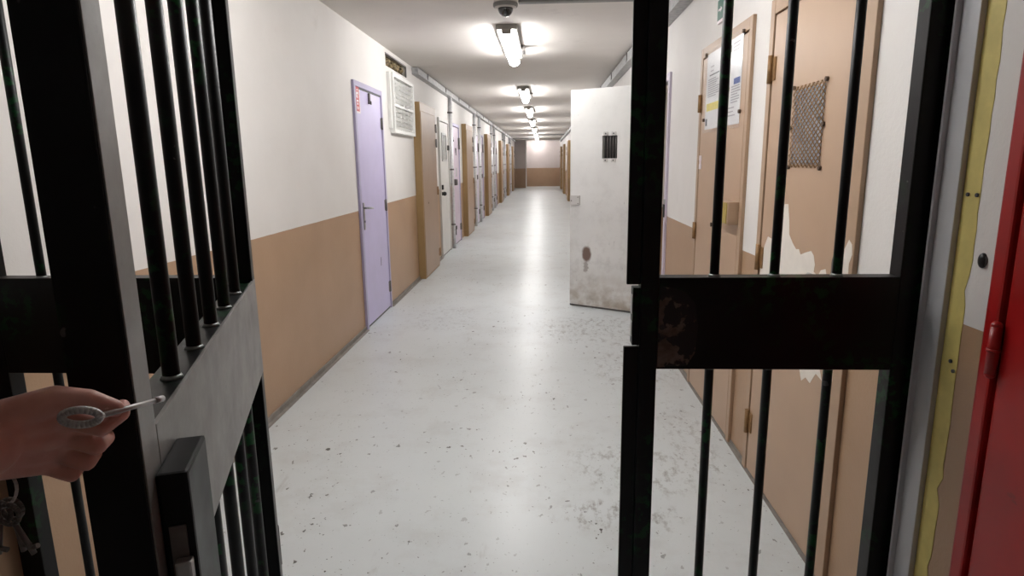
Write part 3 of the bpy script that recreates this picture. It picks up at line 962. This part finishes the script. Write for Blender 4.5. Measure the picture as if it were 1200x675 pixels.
r = thing('fixed_gate', 'fixed black barred gate panel on the right, with a wide lock rail', 'gate panel', (0.58, GY, 0))
ox = 0.58
MB().box(0.247 - ox, 0.293 - ox, 0, 0.05, 0, ZC, 0.003).build('lock_stile', 'gate', r)
MB().box(0.884 - ox, 0.943 - ox, 0, 0.053, 0, ZC, 0.003).build('wall_stile', 'gate', r)
MB().box(0.943 - ox, XR - ox - 0.0005, 0.012, 0.04, 0, ZC).build('packing_strip', 'hinge', r)
MB().box(0.212 - ox, 0.247 - ox, 0.008, 0.020, 1.108, ZC, 0.002).build('stop_flange', 'gate', r)
MB().box(0.208 - ox, 0.247 - ox, 0.008, 0.020, 0, 0.943, 0.002).build('stop_flange', 'gate', r)
sp = MB().box(0.228 - ox, 0.247 - ox, 0.004, 0.040, 0.948, 1.10, 0.002).build('strike_plate', 'gate', r)
MB().box(0.2265 - ox, 0.2280 - ox, 0.010, 0.034, 1.03, 1.08).box(0.2265 - ox, 0.2280 - ox, 0.010, 0.034, 0.97, 1.01).build('strike_slots', 'steel', sp)
rl = MB().box(0.293 - ox, 0.884 - ox, 0.0, 0.046, ZR0, ZR1, 0.002).build('lock_rail', 'gate', r)
RUST = [(0.2945, 1.105), (0.33, 1.10), (0.36, 1.09), (0.385, 1.06), (0.395, 1.0), (0.39, 0.93), (0.37, 0.895), (0.2945, 0.89)]
lp = MB().prism([(x - ox, z) for x, z in RUST], 'y', -0.0006, 0.0002).build('rusted_lock_patch', 'rust', rl)
mb = MB().tube((0.3035 - ox, -0.0008, 0.998), (0.3035 - ox, 0.0, 0.998), 0.0075, 14)
mb.build('keyhole', 'black', rl)
MB().box(0.293 - ox, 0.884 - ox, 0.004, 0.044, ZB, ZB + 0.05, 0.002).build('bottom_rail', 'gate', r)
MB().box(0.293 - ox, 0.884 - ox, 0.004, 0.044, 2.2, 2.25, 0.002).build('top_rail', 'gate', r)
for x in (0.435, 0.585, 0.740):
    bar(r, x - ox, 0.024, ZB + 0.05, ZC)

r = thing('fixed_gate', 'fixed black barred gate panel on the left, partly behind the open leaf', 'gate panel', (-1.16, GY, 0))
ox = -1.16
MB().box(XL + 0.001 - ox, -1.472 - ox, 0, 0.05, 0, ZC, 0.003).build('wall_stile', 'gate', r)
MB().box(-0.842 - ox, -0.788 - ox, 0, 0.05, 0, ZC, 0.003).build('hinge_stile', 'gate', r)
MB().box(-1.472 - ox, -0.842 - ox, 0.0, 0.046, ZR0 - 0.02, ZR1 + 0.003, 0.002).build('lock_rail', 'gate', r)
MB().box(-1.472 - ox, -0.842 - ox, 0.004, 0.044, ZB, ZB + 0.05, 0.002).build('bottom_rail', 'gate', r)
MB().box(-1.472 - ox, -0.842 - ox, 0.004, 0.044, 2.2, 2.25, 0.002).build('top_rail', 'gate', r)
for x in (-1.352, -1.193, -1.034, -0.905):
    bar(r, x - ox, 0.024, ZB + 0.05, ZC)

r = thing('gate_lintel', 'black steel bar over the gate opening', 'lintel', (-0.28, GY, 2.2), kind='structure')
MB().box(-0.507, 0.492, 0.004, 0.044, 0, 0.05, 0.002).build('crossbar', 'gate', r)

# ------------------------------------------------------------------ the swinging leaf
LA = math.atan2(-0.9482, 0.3175)
r = thing('barred_gate', 'black barred gate leaf swung open towards us, with a grey lock rail', 'gate', (-0.7505, 1.563, 0), LA)
# local x: hinge to free edge; local y = 0 is the face towards the corridor side, -y the other
MB().box(0.0, 0.045, -0.052, 0, ZB, 2.17, 0.003).build('hinge_stile', 'gate', r)
MB().box(0.966, 1.025, -0.056, 0, ZB, 2.17, 0.003).build('free_stile', 'gate', r)
MB().box(0.968, 1.022, 0, 0.002, ZB, 2.16, 0.001).build('edge_strip', 'rail', r)  # added strip; its lighter grey paints in the light on the stile face
MB().box(0.045, 0.966, -0.052, -0.004, ZR0, ZR1, 0.002).build('lock_rail', 'gate', r)
MB().box(0.012, 0.966, -0.004, 0.002, ZR0 - 0.003, ZR1 + 0.004, 0.0015).build('cover_plate', 'rail', r)
MB().box(0.045, 0.966, -0.046, -0.006, ZB, ZB + 0.05, 0.002).build('bottom_rail', 'gate', r)
MB().box(0.045, 0.966, -0.046, -0.006, 2.12, 2.17, 0.002).build('top_rail', 'gate', r)
for u in (0.185, 0.335, 0.485, 0.635, 0.785):
    bar(r, u, -0.022, ZB + 0.05, 2.12)
lk = MB().box(0.895, 0.998, 0.002, 0.036, 0.80, 1.083, 0.004).build('lock_case', 'gate', r)
MB().box(0.998, 1.001, 0.010, 0.028, 0.86, 1.02, 0.001).build('lock_faceplate', 'steel_dk', lk)
MB().box(0.998, 1.012, 0.014, 0.032, 0.93, 0.98, 0.003).build('latch_bolt', 'steel', lk)
for z in (0.35, 1.9):
    MB().tube((-0.012, -0.012, z - 0.06), (-0.012, -0.012, z + 0.06), 0.012).build('hinge', 'gate', r)


# ------------------------------------------------------------------ hand turning the key
def sk(parts, name, mat, parent, voxel, smooth_n=4):
    """Tapered limbs and pads merged into one continuous surface."""
    mb = MB()
    for (a, ra), (b, rb) in parts:
        a, b = Vector(a), Vector(b)
        mb.ball(a, ra, 16, 12)
        mb.ball(b, rb, 16, 12)
        mb.tube(a, b, ra, 16, r2=rb)
    o = mb.build(name, mat, parent)
    rm = o.modifiers.new('remesh', 'REMESH')
    rm.mode = 'VOXEL'
    rm.voxel_size = voxel
    rm.use_smooth_shade = True
    sm = o.modifiers.new('smooth', 'SMOOTH')
    sm.iterations = smooth_n
    sm.factor = 0.5
    return o


HB = Vector((-0.498, 0.50, 1.179))
def w(x, y, z):
    return tuple(Vector((x, y, z)) - HB)


HB2 = Vector((-0.4756, 0.4775, 1.1898))
person = thing('person', 'right hand of a person reaching in from the left with a key', 'person', tuple(HB2))
arm = []
def limb(*pts):
    for a, b in zip(pts[:-1], pts[1:]):
        arm.append((a, b))
elbow, fore, wrist = w(-0.640, 0.16, 1.16), w(-0.548, 0.40, 1.178), w(-0.500, 0.495, 1.176)
limb((elbow, 0.046), (fore, 0.037), (wrist, 0.0275))
# palm fan: wrist to each knuckle
iM, mM, rM, pM = w(-0.468, 0.546, 1.1830), w(-0.473, 0.549, 1.1640), w(-0.485, 0.551, 1.1465), w(-0.497, 0.549, 1.1330)
limb((w(-0.498, 0.50, 1.187), 0.0190), (iM, 0.0125))
limb((w(-0.500, 0.50, 1.178), 0.0200), (mM, 0.0125))
limb((w(-0.502, 0.50, 1.168), 0.0195), (rM, 0.0118))
limb((w(-0.504, 0.50, 1.160), 0.0180), (pM, 0.0108))
limb((iM, 0.0125), (mM, 0.0125), (rM, 0.0118), (pM, 0.0108))
# thumb along the top
limb((w(-0.492, 0.508, 1.196), 0.0165), (w(-0.463, 0.534, 1.2035), 0.0130), (w(-0.441, 0.546, 1.1985), 0.0102), (w(-0.4245, 0.556, 1.1865), 0.0082))
# curled fingers
limb((iM, 0.0112), (w(-0.4385, 0.553, 1.1690), 0.0092), (w(-0.4330, 0.574, 1.1740), 0.0084), (w(-0.4420, 0.590, 1.1745), 0.0072))
limb((mM, 0.0110), (w(-0.4490, 0.557, 1.1480), 0.0092), (w(-0.4590, 0.583, 1.1440), 0.0084), (w(-0.4790, 0.590, 1.1465), 0.0072))
limb((rM, 0.0104), (w(-0.4630, 0.559, 1.1300), 0.0088), (w(-0.4740, 0.583, 1.1270), 0.0080), (w(-0.4930, 0.589, 1.1300), 0.0070))
limb((pM, 0.0095), (w(-0.4785, 0.557, 1.1180), 0.0078), (w(-0.4880, 0.578, 1.1150), 0.0070), (w(-0.5050, 0.583, 1.1180), 0.0062))
body = sk(arm, 'arm', 'skin', person, 0.0022, 3)
nl = MB().ball((0, 0, 0), 0.0062, 14, 10, (1.0, 0.75, 0.28))
no = nl.build('thumbnail', 'nail', person)
no.location = Vector(w(-0.4275, 0.5475, 1.1935))
no.rotation_euler = (math.radians(55), math.radians(25), math.radians(20))
sl = []
sl.append(((w(-0.700, 0.02, 1.15), 0.066), (elbow, 0.062)))
sl.append(((elbow, 0.062), (w(-0.592, 0.285, 1.170), 0.052)))
sk(sl, 'sleeve', 'cloth', person, 0.006, 3)

KB = Vector((-0.4210, 0.524, 1.1915))
key = thing('gate_key', 'bright steel key pinched between thumb and finger, pointing at the gate lock', 'key', (-0.3972, 0.4982, 1.2026))
def kw(x, y, z):
    return tuple(Vector((x, y, z)) - KB)
tipk, rootk = Vector(kw(-0.4165, 0.6165, 1.1735)), Vector(kw(-0.4215, 0.535, 1.189))
dirk = (tipk - rootk).normalized()
MB().tube(rootk, tipk, 0.0027, 12).ball(rootk, 0.0035, 10, 8).build('shank', 'steel', key)
mb = MB().tube(tipk - dirk * 0.012, tipk, 0.0034, 12)
mb.build('bit', 'steel', key)
side = dirk.cross(Vector((0.35, -0.9, 0.2))).normalized()
mb = MB()
ring = []
cen = Vector(kw(-0.4345, 0.5275, 1.1907))
ax = Vector((1.0, 0.42, -0.12)).normalized()
bx_ = Vector((0.0, -0.25, 1.0))
bx_ = (bx_ - ax * bx_.dot(ax)).normalized()
for k in range(24):
    a = 2 * math.pi * k / 24
    ring.append(cen + ax * 0.0145 * math.cos(a) + bx_ * 0.0078 * math.sin(a))
for a, b in zip(ring, ring[1:] + ring[:1]):
    mb.tube(a, b, 0.0036, 8).ball(a, 0.0036, 8, 6)
mb.build('bow', 'steel', key)

# spare keys hanging under the hand
RB = Vector((-0.512, 0.515, 1.135))
ks = thing('key_bunch', 'dark bunch of spare keys hanging under the hand', 'keys', (-0.4896, 0.4925, 1.1458))
mb = MB()
ring = [Vector((0.016 * math.cos(a), 0.004 * math.sin(a), 0.016 * math.sin(a) - 0.010)) for a in [2 * math.pi * k / 20 for k in range(20)]]
for a, b in zip(ring, ring[1:] + ring[:1]):
    mb.tube(a, b, 0.0014, 8)
mb.build('ring', 'steel', ks)
for k, (tilt, yy) in enumerate(((-0.55, -0.008), (-0.2, 0.0), (0.1, 0.006), (0.42, -0.004))):
    mb = MB()
    d_ = Vector((math.sin(tilt), 0, -math.cos(tilt)))
    s_ = Vector((math.cos(tilt), 0, math.sin(tilt)))
    p0 = Vector((0.010 * tilt, yy, -0.024))
    bow = [p0 + d_ * (0.009 + 0.010 * math.cos(a)) + s_ * 0.010 * math.sin(a) for a in [2 * math.pi * q / 14 for q in range(14)]]
    for a, b in zip(bow, bow[1:] + bow[:1]):
        mb.tube(a, b, 0.0022, 8)
    mb.tube(p0 + d_ * 0.018, p0 + d_ * 0.052, 0.0024, 8)
    e = p0 + d_ * 0.046
    mb.tube(e, e + s_ * 0.008, 0.0024, 8)
    mb.build('spare_key', 'steel_dk', ks)
